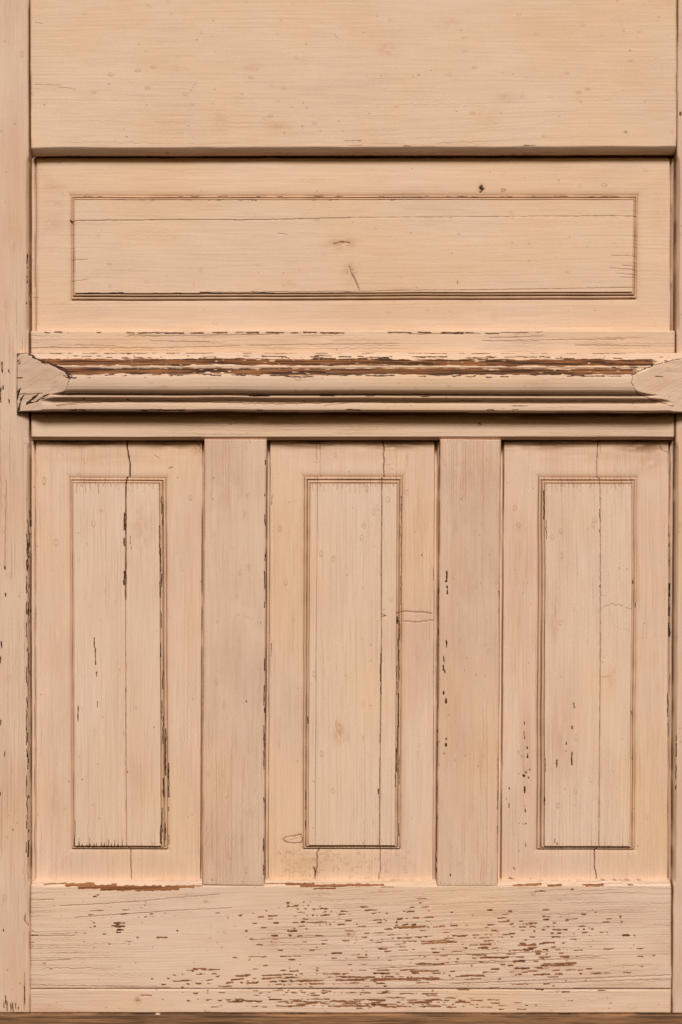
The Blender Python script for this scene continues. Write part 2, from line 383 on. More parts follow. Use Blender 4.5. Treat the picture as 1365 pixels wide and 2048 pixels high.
# ---------------------------------------------------------------- upper panel
UPD = -13.5
b = Board([(296, 294), (391, 390), (401.5, 401), (587, 584), (600, 597), (680, 680)],
          [(44, 44), (141, 144), (151, 152.5), (1266, 1262.5), (1276, 1272.5), (1372, 1366)], UPD, 'h', 31, -27, ustep=2., space=7.5, warp=9, strength=.6)
b.panelshape(); b.amp *= 1+2.5*(b.m > 0)*(b.m < .97)*((b.AX < 160) | (b.AX > 1255)); b.graincracks(.9)
b.crack([(141,445),(150,443),(330,441),(515,441),(700,437)], .8, 1.2, .8, .4); b.crack([(700,437),(1000,435),(1220,433),(1273,434)], .5, .9, .6, .3)
b.crack([(141,441),(146,447)], 3, 1.5, .9)
b.crack([(690,585),(800,582),(1000,580),(1140,578),(1272,576)], .6, .7, .6, .3); b.crack([(400,586),(700,584)], 1, .6, .6)
for p in [[(143,522),(176,520)],[(143,563),(176,561)],[(1222,512),(1273,514)],[(1219,538),(1270,540)],[(1232,548),(1272,551)],[(1240,556),(1270,556)],[(1245,532),(1272,534)],[(914,560),(914,580)],[(66,595),(76,595)],[(705,540),(718,581)],[(556,468),(575,470)]]: b.crack(p, .7, .6, .65)
b.crack([(699,535),(706,552),(713,566),(718,581)], 1.6, 1, .9); b.dirt(700, 545, 16, 24, .35)
b.dirt(685, 487, 34, 14, .45); b.crack([(668,488),(684,485),(700,487)], 1.8, .4, .85, 1.5); b.flake(684, 485, 12, 2, .5)
b.crack([(964,372),(961,376),(966,378),(962,384)], 4, 1.5, .95, .5); b.dirt(963, 378, 9, 10, .5)
b.ring(1007, 380, 4, 3, .8); b.dirt(1007, 380, 4, 3, .5); b.ring(1209, 370, 5, 3, .6); b.dirt(402, 541, 5, 5, .4); b.dirt(605, 592, 5, 4, .6)
b.crack([(75,320),(75,650)], 1.0, .4, .25, .5)
for xg in (70.5, 1343.5):
    k = 1-sst(.6, 1.8, np.abs(b.PX-xg+1.2*(vn(b.PY/50, b.PX*0, 3)-.5))); b.H -= 5*k; b.C = np.maximum(b.C, .8*k)
k = 1-sst(313.5, 315.5, b.PY+1.5*(vn(b.PX/30, b.PY*0, 6)-.5)); b.H -= 8*k
for _ in range(36): b.flake(b.rng.randint(160, 1250), 392.5+b.rng.rand()*1.5, 5+16*b.rng.rand(), 1.3, .7)
for _ in range(16): b.flake(b.rng.randint(160, 800), 401+b.rng.rand(), 5+22*b.rng.rand(), 1.2, .6)
for _ in range(12): b.flake(b.rng.randint(160, 1250), 586+b.rng.rand(), 8+30*b.rng.rand(), 1.4, .9)
b.dirt(110, 372, 26, 9, .22); b.dirt(105, 445, 20, 16, .18); b.dirt(1320, 430, 14, 60, .10); b.dirt(700, 322, 500, 9, .4); b.dirt(1180, 345, 70, 14, .12); b.dirt(400, 330, 100, 14, .1)  # long strip at the top paints the shade below the top rail
b.randoms(26, 60, 6)
def emit_panel(b, label=None, mat=None):
    cx, cy = b.ax, b.ay
    ix = np.searchsorted(cx, np.array(b.cm)-1e-6); iy = np.searchsorted(cy, np.array(b.rm)-1e-6)
    ny, nx = b.PX.shape; kl = np.zeros((ny+1, nx+1), int)     # padded cell grid
    kl[iy[1]+1:iy[4]+1, ix[1]+1:ix[4]+1] = 1; kl[iy[2]+1:iy[3]+1, ix[2]+1:ix[3]+1] = 2
    p = b.emit('panel', door, mat, mask=(kl == 0))
    if label: p['label'] = label
    b.emit('bead_moulding', p, mat, mask=(kl == 1)); b.emit('raised_field', p, FADED if mat is None else mat, mask=(kl == 2))
emit_panel(b, 'wide horizontal raised panel', GOLD)

# ---------------------------------------------------------------- lock rail (behind the ledge)
b = Board([(662, 661), (879.5, 879)], [(61, 62), (1351.5, 1349.5)], -.6, 'h', 41, -30, space=5.5, warp=5, strength=1.2)
b.graincracks(1.3)
b.edges(left=(4, 1.6), right=(4, 1.6), top=(4, 1.2)); e = b.rm[-1]-b.AY; b.H -= 5*np.clip(1-e/6.5, 0, 1)**1.2
for x, y, l, t in [(95,665,14,3),(117,664.5,20,3.5),(137,665,8,2),(198,665,10,4),(262,665.5,18,4),(285,666,22,3),(315,665.5,40,3.5),(350,666,40,4),(395,666,30,3.5),(440,665.5,34,3.5),(480,665,20,3),(505,665.5,30,4),(550,665,40,3),(590,666,20,3),(620,665,30,3.5),(665,666,50,3.5),(800,665,50,3),(850,665,30,3.5),(905,666,46,4),(940,665.5,22,2.5),(985,667,30,2.5),(1030,665,60,2),(1078,664,20,1.6)]: b.flake(x, y, l, t, .45)
for p in [[(62,696),(110,694.5),(200,696),(300,696),(390,694),(480,692)],[(500,691),(600,689),(720,688),(800,687)],[(255,670),(300,671),(400,671),(560,668)],[(820,668),(960,667)],[(150,690),(235,692)],[(300,682),(420,684)],[(965,682),(1100,680),(1250,678)],[(980,676),(1090,672)],[(1150,690),(1300,692)]]: b.crack(p, 1., .5, .7, .7)
b.dirt(960, 848, 4, 5, .8); b.crack([(958,846),(962,850)], 3, .5, .8); b.crack([(460,843),(462,850)], 1, .3, .7)
b.dirt(200, 832, 190, 11, .75); b.dirt(480, 833, 170, 11, .7, 3); b.dirt(760, 832, 180, 10, .75, 5); b.dirt(1060, 833, 170, 12, .75, 7); b.dirt(1250, 832, 120, 12, .7, 9); b.dirt(300, 842, 170, 6, .28); b.dirt(620, 838, 140, 7, .3); b.dirt(1080, 838, 200, 8, .3); b.dirt(160, 836, 90, 6, .3); b.dirt(1300, 850, 40, 16, .15)  # strips below the ledge: soot streaks plus its shadow painted darker
b.randoms(8, 40, 4)
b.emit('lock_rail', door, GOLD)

# ---------------------------------------------------------------- drip ledge
LD = 12.
prof = [(704,2),(705,9.5),(707,11.5),(712,12.6),(717,14.2),(720,15.6),(725,19.5),(730,23),(733,24.4),(735.5,25.8),(738,25.2),(740,25.6),(744,27.6),(749,30.2),(754,31.4),(760,32),(768,32),(776,31.6),(782,30.6),(785.5,29.),(788.5,25.6),(790,23.4),(791.5,22.4),(793,23.8),(796,24.1),(797.4,23.6),(798.4,21.4),(800.5,19.2),(804,17.8),(807,17.8),(810,18.5),(816,18.6),(820,18.4),(822,17.2),(823,6)]
b = Board([(704, 704.5), (758, 759), (822.5, 825.5)], [(30.5, 30), (150, 150), (1250, 1250), (1425, 1425)], LD, 'h', 51, 0, ustep=2.2, vstep=.6, fine=1.2 if False else .6, warp=2.5, space=6, strength=.8)
yy = b.AY + 1.0*(vn(b.PX/90, b.PY*0, 5)-.5)
ph = np.interp(yy, [p[0] for p in prof], [p[1] for p in prof])
plL = 5.5+(b.PX-31)*.5*.46 + .5*(vn(b.PX/25, b.PY/9, 8)-.5); plR = 32-(b.PX-1258)*.5*.34 + .5*(vn(b.PX/25, b.PY/9, 9)-.5)
pl = np.minimum(plL, plR); endm = ph-pl       # > 0 : cut face
b.H = np.minimum(ph, pl)-LD
b.amp *= (endm < 0)*1.; b.graincracks(1.)
b.edges(left=(4, 2.))
x, y, u = b.PX, b.PY, b.PX
# end grain on the cut faces
q = (x*.45+y*.89); q = q+6*vn(x/30, y/30, 3)
for sp, k in ((6.3, .26),):
    n = np.floor(q/sp); f = q-n*sp-sp*.5; m = np.exp(-(f/.6)**2)*sst(.45, .8, vn((x+y)/26, n*5.3, 7))*(endm > 0)
    b.C = np.maximum(b.C, k*m); b.H -= .1*m
# bare bands worn along the upper profile
def band(y0, y1, xa, xb, sd, brk):
    lo = y0+3.2*(fbm(x/38, y*0, sd, 3)-.5)+2.0*(np.floor(vn(x/11, y*0, sd+1)*3)/3-.3)
    hi = y1+3.6*(fbm(x/46, y*0, sd+2, 3)-.5)+2.4*(np.floor(vn(x/13, y*0, sd+3)*3)/3-.3)
    f = np.minimum(yy-lo, hi-yy)
    f = np.minimum(f, (x-xa)/9); f = np.minimum(f, (xb-x)/9)
    chips = vn(x/14, yy/1.6, sd+4)+.35*vn(x/60, yy/4, sd+5)
    f = np.where(chips > brk, np.minimum(f, (brk-chips)*14), f)
    f = np.where(endm > -.2, -3, f)
    b.F = np.maximum(b.F, np.clip(f, -3, 3)); b.A = np.where(f > -.6, np.maximum(b.A, .9*sst(.47, .66, fbm(x/70, yy/2.2, sd+6, 4))), b.A)
    b.C = np.maximum(b.C, .75*np.exp(-((f+.3)/.5)**2)*(endm < -.2)*sst(.3, .6, vn(x/16, y/3, sd+8)))
band(718.5, 733, 84, 1305, 101, 1.08)
band(738.5, 752, 118, 1262, 120, 1.05)
for xx, yv, l, t in [(250,716,16,2),(278,716,20,2),(300,716,12,2),(220,715.5,14,1.5),(420,714,30,1.5),(540,713,36,2.4),(640,716,30,2),(690,714,30,3),(760,715,40,2.4),(860,714,60,2.2),(960,716,60,2),(1050,714,50,1.6),(1130,717,40,1.8),(1180,719,40,1.6),(150,759,22,2.5),(185,759,8,1.6),(480,753,30,2),(560,754,40,3),(600,757,60,2.6),(680,752,50,2),(760,755,60,2.6),(880,753,50,2.4),(975,758,14,2.2),(1005,757,20,2),(1080,752,50,2),(1150,754,30,3),(1190,755,28,2),(1225,756,24,2),(350,753,20,2)]: b.flake(xx, yv, l, t, .7)
b.flakes(60, 660, 715, 330, 1.6, (6, 34), (1, 2.2), .6); b.flakes(44, 660, 754.5, 330, 1.5, (6, 34), (1, 2.4), .6)
for k in range(60): b.flake(60+b.rng.rand()*1180, 705.6+b.rng.rand()*1.2, 6+26*b.rng.rand(), 1.6, .6)
b.crack([(126,790),(300,791),(500,792),(800,791),(1080,792)], 1.6, .5, .75, .5)
b.crack([(500,793),(540,794)], 3, .6, .95); b.flake(520, 794, 26, 3, .95); b.flake(655, 794, 30, 2, .9); b.flake(740, 794, 22, 2.4, .9); b.flake(850, 795, 20, 2.2, .9)
b.crack([(115,812),(150,807),(230,804),(330,803),(420,805),(500,808),(560,809),(640,807),(700,803),(760,806),(860,805),(960,802)], 1.1, .6, .75, 1.)
b.crack([(650,812),(690,808),(705,804)], 1, .4, .6); b.crack([(118,813),(160,809)], 1, .4, .6)
for xx in (290, 305, 320, 335, 350, 365, 150, 165, 520, 700, 715, 980, 1030): b.flake(xx, 820.5, 16, 2.2, .95)
b.flake(1040, 813, 34, 1.6, .6); b.flake(170, 799, 8, 2, .95); b.flake(258, 800, 8, 1.6, .95)
# slashes where paint left the end grain
for p, t in [([(36,818),(40,800),(48,789)],5),([(34,822),(37,806)],4),([(54,807),(68,797),(80,788)],6),([(32,795),(35,784),(40,775)],6),([(58,806),(76,804)],4),([(76,803),(92,793),(104,789)],4),([(34,722),(43,713)],3),([(35,727),(42,721)],2.5),([(32,712),(38,707)],3),([(88,799),(100,795)],3)]: b.stroke(p, t, .75)
b.crack([(31.5,706),(31,760),(32,818)], 1.6, .5, .75, .5); b.flake(75, 705.5, 70, 1.8, .3); b.stroke([(33,707),(45,706)], 2.5, .5)
b.crack([(32,788),(60,788),(88,787)], 1.2, .6, .85)
cur = [(60,709),(70,715),(80,721),(90,725),(100,728),(110,731),(118,734),(126,738),(134,744),(140,750),(143,756)]
for (xa, ya) in cur:
    for k in range(2):
        ox, oy = b.rng.rand()*6, b.rng.rand()*3; b.stroke([(xa-5+ox, ya-2+oy), (xa+8+ox, ya+3.5+oy)], 2.6+b.rng.rand()*1.6, .85)
for i in range(len(cur)-1): b.crack([cur[i], cur[i+1]], 1.1, .6, .6)
b.crack([(143,756),(145,764),(143,773),(138,782),(128,789)], 1.6, .8, .7, 1.6)
for xx in range(1262, 1362, 7):
    yt = 757-(xx-1258)**.62*2.25; b.stroke([(xx-5, yt+1.5), (xx+5, yt-1)], 2.2, .8)
b.crack([(1258,757),(1257,768),(1261,780),(1270,789),(1290,797),(1320,807),(1345,814)], 1.3, .8, .65, 1.2)
b.flakes(18, 1240, 726, 40, 5, (8, 30), (1, 2.4), .6)
b.ring(1335, 740, 4, 4, .5); b.dirt(1320, 765, 40, 22, .12); b.dirt(90, 758, 40, 20, .14); b.dirt(330, 776, 20, 4, .3); b.dirt(640, 752, 10, 6, .3); b.ring(598, 761, 5, 3, .6)
b.randoms(10, 50, 5)
b.emit('drip_ledge', door)['label'] = 'projecting moulded ledge worn to bare brown wood'

# ---------------------------------------------------------------- mullions
def teeth(b, y, x0, x1, up, dn, n):
    for k in range(n):
        xx = x0+(x1-x0)*(k+.3+.5*b.rng.rand())/n; L = up*(.3+b.rng.rand())
        b.crack([(xx, y+dn), (xx+b.rng.randn()*.5, y-L)], .7+.6*b.rng.rand(), .3, .18+.4*b.rng.rand()**2, .6)
b = Board([(878, 878.5), (1771, 1773)], [(409, 404.5), (534, 530)], -.4, 'v', 61, -30, space=6.5, warp=5, strength=1.1)
b.graincracks(1.1); b.edges(top=(2.5, 1.), bottom=(4, 1.6), left=(3.5, 1.4), right=(4.5, 2.2)); teeth(b, 881, 412, 530, 3, 2, 20); teeth(b, 1772, 410, 528, 7, 1, 12)
for y, l in [(925,12),(990,8),(1040,26),(1115,16),(1160,40),(1210,16),(1330,30),(1390,44),(1420,14),(1470,36),(1500,60),(1530,20),(1600,14),(1690,30),(1740,24)]: b.flake(531-(y-900)*.004, y, l, 2.3, .7)
b.flake(493, 1402, 8, 2.4, .95); b.flake(425, 1652, 4, 1.6, .8)
b.dirt(490, 1032, 9, 14, .32); b.dirt(498, 1135, 5, 8, .45); b.dirt(455, 985, 50, 70, .18); b.dirt(450, 1200, 40, 120, .1); b.dirt(500, 1620, 12, 12, .12); b.ring(500, 1620, 11, 12, .15)
b.crack([(470,1232),(485,1230),(505,1238),(526,1250)], .9, .2, .35, 1.5); b.randoms(16, 30, 5)
b.emit('mullion', door, DUSTY)
b = Board([(878, 878.5), (1773, 1773)], [(880, 874), (1003, 997.5)], -.4, 'v', 62, -30, space=6.5, warp=5, strength=1.1)
b.graincracks(1.1); b.edges(top=(2.5, 1.), bottom=(4, 1.6), left=(3.5, 1.6), right=(5, 2.6)); teeth(b, 881, 884, 1000, 3, 2, 18); teeth(b, 1772, 880, 996, 6, 1, 10)
for x, y, l, t in [(894,1152,22,3.5),(893,1163,6,5),(895,1174,8,3.5),(895,1184,12,3),(893,1288,18,3),(888,1318,16,3),(887,1335,14,3),(890,1343,8,2.5),(888,1386,10,3.5),(893,1402,14,4.5),(893,1478,7,3.5),(893,1490,10,4.5),(889,1507,6,2),(896,1430,4,2),(902,1750,7,2.5),(882,1766,6,2.5)]: b.flake(x, y, l, t, .95)
for y in range(1150, 1760, 28):
    if b.rng.rand() < .6: b.flake(879.5-(y-900)*.0062, y+b.rng.rand()*12, 6+10*b.rng.rand(), 1.8, .85)
for y, l in [(1190,20),(1220,14),(1545,60),(1600,40),(1660,20)]: b.flake(1000.5-(y-900)*.006, y, l, 1.6, .7)
b.dirt(950, 950, 50, 40, .16); b.dirt(975, 920, 4, 8, .3); b.dirt(925, 1170, 40, 120, .12); b.dirt(905, 1430, 20, 90, .14); b.dirt(960, 1500, 20, 60, .12); b.randoms(14, 34, 5)
b.emit('mullion', door, DUSTY)

# ---------------------------------------------------------------- lower panels
def lower(seed, cols, rows, label, detail, gaps, sp=7.5):
    b = Board(rows, cols, -10, 'v', seed, -27, ustep=1.6, space=sp, warp=6, strength=.72)
    b.panelshape()
    iny = (b.AY > b.rm[1]) & (b.AY < b.rm[4])
    near = np.exp(-np.maximum(0, np.minimum(np.abs(b.AY-b.rm[2]), np.abs(b.AY-b.rm[3]))-2)/9)*(b.m > .95)
    mt = ((b.m > 0) & (b.m < .97) & ((b.AY < b.rm[2]) | (b.AY > b.rm[3])))
    b.amp *= 1+3.0*mt+1.6*near; b.graincracks(1.0)
    for (xt, xb, wd) in gaps:
        xm = xt+(xb-xt)*(b.PY-880)/885; dd = np.abs(b.PX-xm+1.2*(vn(b.PY/60, b.PX*0, seed)-.5)); b.H -= 9*(1-sst(wd*.5-.6, wd*.5+.6, dd))
        sg = -1 if xm[0, 0] < .5*(b.cm[0]+b.cm[-1]) else 1; inner = np.abs(b.PX-xm+sg*(wd*.5+.3))
        b.C = np.maximum(b.C, .85*np.exp(-(inner/.8)**2)*sst(.2, .6, vn(b.PY/40, b.PX*0, seed+2)+.2))
    for yg in (881.5, 1764.):
        dd = np.abs(b.PY-yg+.8*(vn(b.PX/40, b.PY*0, seed)-.5)); k = 1-sst(.6, 1.7, dd); b.H -= 3*k; b.C = np.maximum(b.C, .9*k)
    xs0, xs1 = b.cm[2], b.cm[3]
    teeth(b, b.rm[2]+1, xs0, xs1, -15, 0, 20); teeth(b, b.rm[2]+1, xs0, xs1, -5, 0, 20); teeth(b, b.rm[1]+4, b.cm[1], b.cm[4], 4, 2, 24); teeth(b, b.rm[4]-1, b.cm[1], b.cm[4], 6, 0, 20)
    detail(b); b.randoms(22, 40, 5); emit_panel(b, label)
def d1(b):
    b.crack([(253.5,876),(255,900),(258,915),(260.5,930),(260,954)], 2.2, 3, 1, .5)
    b.crack([(255,955),(253,968),(253,1100),(252.5,1200)], 2.3, 3, 1, .3); b.crack([(252.5,1200),(253,1450),(254.5,1692)], .9, 2., .8, .3)
    b.crack([(254,1690),(262,1702),(262,1735),(263.5,1764)], 1.2, 1.5, .8, .8)
    for x, y, l, t in [(250.5,1043,38,3.2),(250,1084,20,3),(250,1155,30,3.5),(249,1165,14,3),(262,1080,18,1.8),(264,1096,10,1.4),(190,1285,24,2.4),(192.5,1312,36,2.6),(195,1348,14,2.2),(196,1408,16,2),(166,1418,12,1.4),(158,1426,34,2.2),(160.5,1513,5,2),(168,1558,4,2.5),(253,1380,14,1.6),(257,1543,5,3),(324,1010,40,1.6),(326,1030,46,2.2),(320,1080,60,1.8),(322,1120,50,2.2),(324,1160,30,2.4),(321,1180,34,2.2),(323,1240,36,2),(322,1300,30,1.6),(326,1360,40,1.6),(324,1420,40,2),(327,1460,60,1.8),(332,1490,70,2.6),(331,1530,44,3.4),(337,1545,40,3.4),(338,1580,34,3),(328,1575,40,2.6),(325,1640,50,2.6),(322.5,1668,40,3),(331,1664,36,3),(338,1680,20,2),(337,1620,12,1.6),(151,1660,40,1.6),(150,1684,16,2.6)]: b.flake(x, y, l, t, .8)
    for k in range(13):
        xx = 158+k*7.2+b.rng.rand()*3; b.stroke([(xx, 1692), (xx+.3, 1688-2-12*b.rng.rand()**1.5)], 2.8, .5)
    b.dirt(205, 1021, 5, 5, .35); b.ring(189, 1047, 3.5, 6, .5); b.ring(88, 962, 3, 7, .5); b.ring(112, 1085, 4, 6, .4); b.ring(381, 995, 3, 5, .4)
    b.dirt(285, 1055, 28, 50, .26); b.dirt(280, 1560, 24, 60, .16); b.dirt(108, 1600, 10, 46, .3); b.dirt(110, 1300, 30, 140, .10); b.dirt(380, 1250, 18, 160, .10)
    b.dirt(180, 888, 80, 11, .8); b.dirt(340, 890, 70, 10, .8); b.dirt(240, 915, 150, 16, .2); b.dirt(394, 896, 14, 14, .6); b.crack([(385,878),(396,888),(405,899)], 1.6, .4, .8)  # top strips: sooty deposit with the lock rail's shade painted in
    b.crack([(338,936),(345,934)], 1.6, .2, .9); b.crack([(309,909),(318,915)], 1.2, .2, .7)
lower(71, [(52,52),(140,144),(150,152.5),(319.5,323),(333,336),(422,420)], [(866,866),(955,956.5),(967.5,968),(1690,1690),(1697.5,1698),(1776,1776)], 'narrow raised panel split down its middle', d1, [(70, 70, 2.2), (406.5, 402.5, 2.6)])
def d2(b):
    b.crack([(766,876),(768,900),(768,930),(769,954)], 1.7, 2.4, .9, 1.2)
    b.crack([(764,956),(763,1150),(763,1300),(760.5,1500),(759,1690)], 1.3, 2.4, .9, .3); b.crack([(759,1690),(762,1702),(761,1740),(758,1764)], 1.3, 1.6, .85, 1)
    b.crack([(636,954),(633.5,1200),(632,1450),(631,1692)], .6, 1.4, .65, .25); b.crack([(637,1696),(634,1715),(635,1735),(630,1745),(631,1764)], 1.8, 1.4, .85, 1.4)
    b.crack([(634,880),(633,920)], 1, .5, .6); b.crack([(640,880),(641,954)], .9, .5, .5)
    b.crack([(628,1736),(632,1746),(631,1752)], 3, 1, .9)
    b.crack([(792,1227),(806,1223.5),(830,1224),(855,1226),(864,1228)], 1.5, 1.0, .8, 1.); b.crack([(792,1244),(802,1243),(830,1244),(850,1243),(868,1241)], 1.2, .8, .7, 1.2)
    b.crack([(763,1219),(770,1219)], .9, .3, .7); b.crack([(763,1228),(772,1231),(763,1234)], 1.6, .6, .85)
    b.crack([(566,1679),(572,1675),(588,1674),(603,1670),(606,1678),(604,1686),(590,1688),(574,1686),(566,1679)], 1.5, .6, .85, 1.6); b.crack([(578,1680),(596,1676)], 1, .2, .5); b.dirt(570, 1678, 5, 4, .6)
    for x, y, l, t in [(844,1110,7,3),(803,1020,60,1.4),(803,1100,100,1.2),(802,1180,60,1.4),(795,1240,18,3),(800,1262,40,2),(797,1300,50,2),(799,1330,60,1.8),(794,1360,60,1.6),(797,1420,70,2.4),(795,1480,60,1.8),(793,1520,50,3),(791,1560,28,2.2),(799,1540,60,1.6),(798,1660,30,1.8),(762,1335,60,2.6),(762,1380,20,2.2),(761,1475,20,2),(757,1582,12,4.5),(616,1440,16,2.6),(612,1600,40,1.6),(611,1650,20,1.8),(544,1000,20,1.6),(543,1300,30,1.4),(868,1350,60,1.4),(868,1150,30,1.4)]: b.flake(x, y, l, t, .75)
    for x, y in [(814,985),(560,1058),(572,1165),(776,999),(728,1052),(724,1075),(643,1108),(667,1118),(644,1506),(666,1580),(760,1590)]: b.ring(x, y, 3, 5, .5)
    b.dirt(680, 1465, 14, 26, .38); b.crack([(672,1440),(674,1458),(685,1474)], 1, .2, .45, 1.5); b.dirt(815, 918, 6, 20, .35); b.dirt(840, 1060, 14, 90, .2); b.dirt(835, 1300, 20, 120, .16)
    b.dirt(620, 889, 90, 11, .8); b.dirt(790, 890, 80, 11, .8); b.dirt(700, 910, 140, 14, .15); b.dirt(610, 1720, 60, 30, .14); b.crack([(773,930),(790,929)], .8, .2, .4); b.crack([(772,938),(788,940)], .8, .2, .4)  # strips along the top mix real soot with painted shade of the rail
    # alligatored paint along the foot
    g = b.rng
    for _ in range(190):
        x0, y0 = 560+g.rand()*260, 1702+g.rand()*56
        if g.rand() > (1.1-abs(x0-620)/230): continue
        an = g.rand()*6.3; b.crack([(x0, y0), (x0+5*math.cos(an), y0+4*math.sin(an)), (x0+8*math.cos(an+.8), y0+6*math.sin(an+.8))], .7, .15, .32, .3)
lower(72, [(526,520),(609,606),(622,617),(794,789),(806,800),(888,884)], [(866,866),(953,953),(968,968),(1688.5,1688.5),(1697,1697.5),(1776,1776)], 'narrow raised panel crossed by a filled chip on its right', d2, [(537, 533, 6.5), (873.5, 870, 6)])
def d3(b):
    b.crack([(1202,876),(1202,905)], .9, .6, .6); b.crack([(1197,880),(1195,915),(1194.5,954),(1199.5,957)], 1.2, 2, .85, .4)
    b.crack([(1199.5,956),(1200,1100),(1200,1300),(1198.5,1500),(1197,1692)], 1., 2.2, .85, .3); b.crack([(1196,1692),(1190,1700),(1190,1735),(1193,1750),(1193,1764)], 1.7, 1.8, .9, .6)
    b.crack([(1201,1220),(1208,1212),(1216,1210),(1222,1206),(1230,1210),(1238,1208),(1250,1216),(1262,1218)], 1.1, .3, .65, 1.6); b.crack([(1201,1190),(1210,1192)], .9, .2, .5); b.crack([(1230,1252),(1258,1262)], .8, .2, .35, 1.4); b.crack([(1201,1352),(1215,1353),(1220,1350)], .8, .2, .4)
    for x, y, l, t in [(1199,1030,26,2.4),(1199,1062,8,2.4),(1199.5,1172,6,3),(1147,1410,14,2.4),(1143.5,1454,9,3),(1131.5,1486,9,3),(1132,1501,4,2),(1143,1516,28,3.4),(1113,1526,18,3),(1129,1578,4,1.8),(1088,1010,60,2.4),(1092,1060,40,1.6),(1089,1600,20,1.6),(1090,1530,30,1.2),(1265,1164,10,3),(1271,1210,12,2),(1262,1425,10,2.2),(1264,1516,6,2.6),(1268,1617,6,2),(1340,1060,30,2.4),(1340,1110,50,2.4),(1341,1200,70,2.4),(1341,1260,30,2),(1337,1410,50,2.4),(1338,1460,30,2.4),(1108,1680,10,2),(1113,1686,8,1.8)]: b.flake(x, y, l, t, .85)
    for x, y, l, t in [(1050,1447,8,2),(1049,1471,20,2),(1055,1496,6,3),(1055,1512,12,3.2),(1044,1513,6,2),(1038,1505,10,1.4),(1060,1540,5,3.4),(1048,1552,7,6),(1052,1545,6,3),(1057,1556,7,2.4),(1062,1562,4,2.4),(1050,1580,16,3.4),(1038,1548,5,2),(1019,1577,7,2.4),(1013,1599,4,2.4),(1019,1612,12,2),(1050,1613,5,2),(1051,1622,9,3),(1052,1648,6,2.4),(1038,1647,4,2),(1038,1702,4,1.8),(1052,1690,10,1.4),(1029,1737,8,3)]: b.flake(x, y, l, t, .85)
    b.dirt(1052, 1500, 14, 120, .3); b.dirt(1040, 1150, 24, 180, .15); b.dirt(1107, 1240, 10, 50, .32); b.dirt(1120, 1480, 26, 90, .22); b.dirt(1040, 1060, 24, 60, .2)
    for x, y in [(1030,1016),(1122,1062),(1104,1074),(1189,1040),(1185,1050),(1120,1245),(1038,1050),(1150,1582),(1116,1610)]: b.ring(x, y, 3.2, 4.6, .5)
    b.dirt(1090, 890, 100, 11, .8); b.dirt(1290, 893, 60, 16, .8); b.dirt(1200, 912, 150, 16, .22); b.dirt(1300, 920, 40, 30, .28); b.crack([(1300,880),(1316,886),(1325,900),(1338,904)], 1.4, .3, .7, 2)  # upper strips: black deposit, partly shade of the rail put into colour
    b.stroke([(1012,1763),(1020,1757),(1034,1761)], 3, .1)
lower(73, [(994,990),(1078,1073.5),(1090,1089),(1263,1257.5),(1275,1269),(1360,1356)], [(866,866),(954,954.5),(968,968),(1690,1690.5),(1698,1698.5),(1776,1776)], 'narrow raised panel with flaked specks on its left border', d3, [(1005.5, 1000, 6.5), (1341, 1338, 3)], 7)

# ---------------------------------------------------------------- bottom rail and foot strip
b = Board([(1764.5, 1763), (1977, 1977.5)], [(60.5, 59.5), (1344, 1343.5)], -.8, 'h', 81, -30, ustep=2., space=5.6, warp=12, strength=1.35, tilt=.02)
b.graincracks(1.5); e = b.AY-b.rm[0]; b.H -= 3.6*np.clip(1-e/10., 0, 1)**1.3; b.edges(left=(5, 2.), right=(4, 1.6), bottom=(1.6, .6))
ck = np.where((b.PX+b.PY*0 < 74) & (b.PY < 1782), 1, 0); b.H -= 3*np.clip(1-((b.PX-60)+(b.PY-1764))/14, 0, 1)*ck
ck = (b.PX > 1330) & (b.PY < 1782); b.H -= 3*np.clip(1-((1344-b.PX)+(b.PY-1763))/14, 0, 1)*ck
for x, y, l, t in [(110,1768,50,2),(160,1770,60,5),(195,1774,80,7),(235,1776,70,8),(280,1776,90,8),(325,1777,70,7),(360,1774,60,5),(300,1780,60,3),(140,1770,20,5),(395,1773,24,2),(560,1768,60,2),(600,1769,60,4),(630,1772,60,5),(665,1772,60,5),(650,1777,46,3),(700,1771,80,5),(740,1771,60,4),(775,1774,30,2),(1060,1770,50,5),(1040,1771,30,4),(1110,1771,30,4.6),(1190,1771,40,5),(1175,1770,20,3),(1262,1770,14,3)]: b.flake(x, y, l, t, .05, .8)
for p in [[(62,1801),(108,1799)],[(120,1812),(200,1808),(300,1801),(380,1793),(440,1789)],[(150,1835),(250,1828),(340,1822),(400,1819),(465,1816)],[(62,1872),(110,1871),(150,1872)],[(62,1922),(140,1920)],[(780,1913),(900,1910),(1100,1904)],[(740,1938),(900,1930),(1080,1920),(1200,1914)],[(1100,1966),(1340,1958)],[(62,1970),(340,1975)],[(500,1880),(700,1872)],[(900,1968),(1050,1962),(1340,1950)]]: b.crack(p, 1., .5, .75, .6)
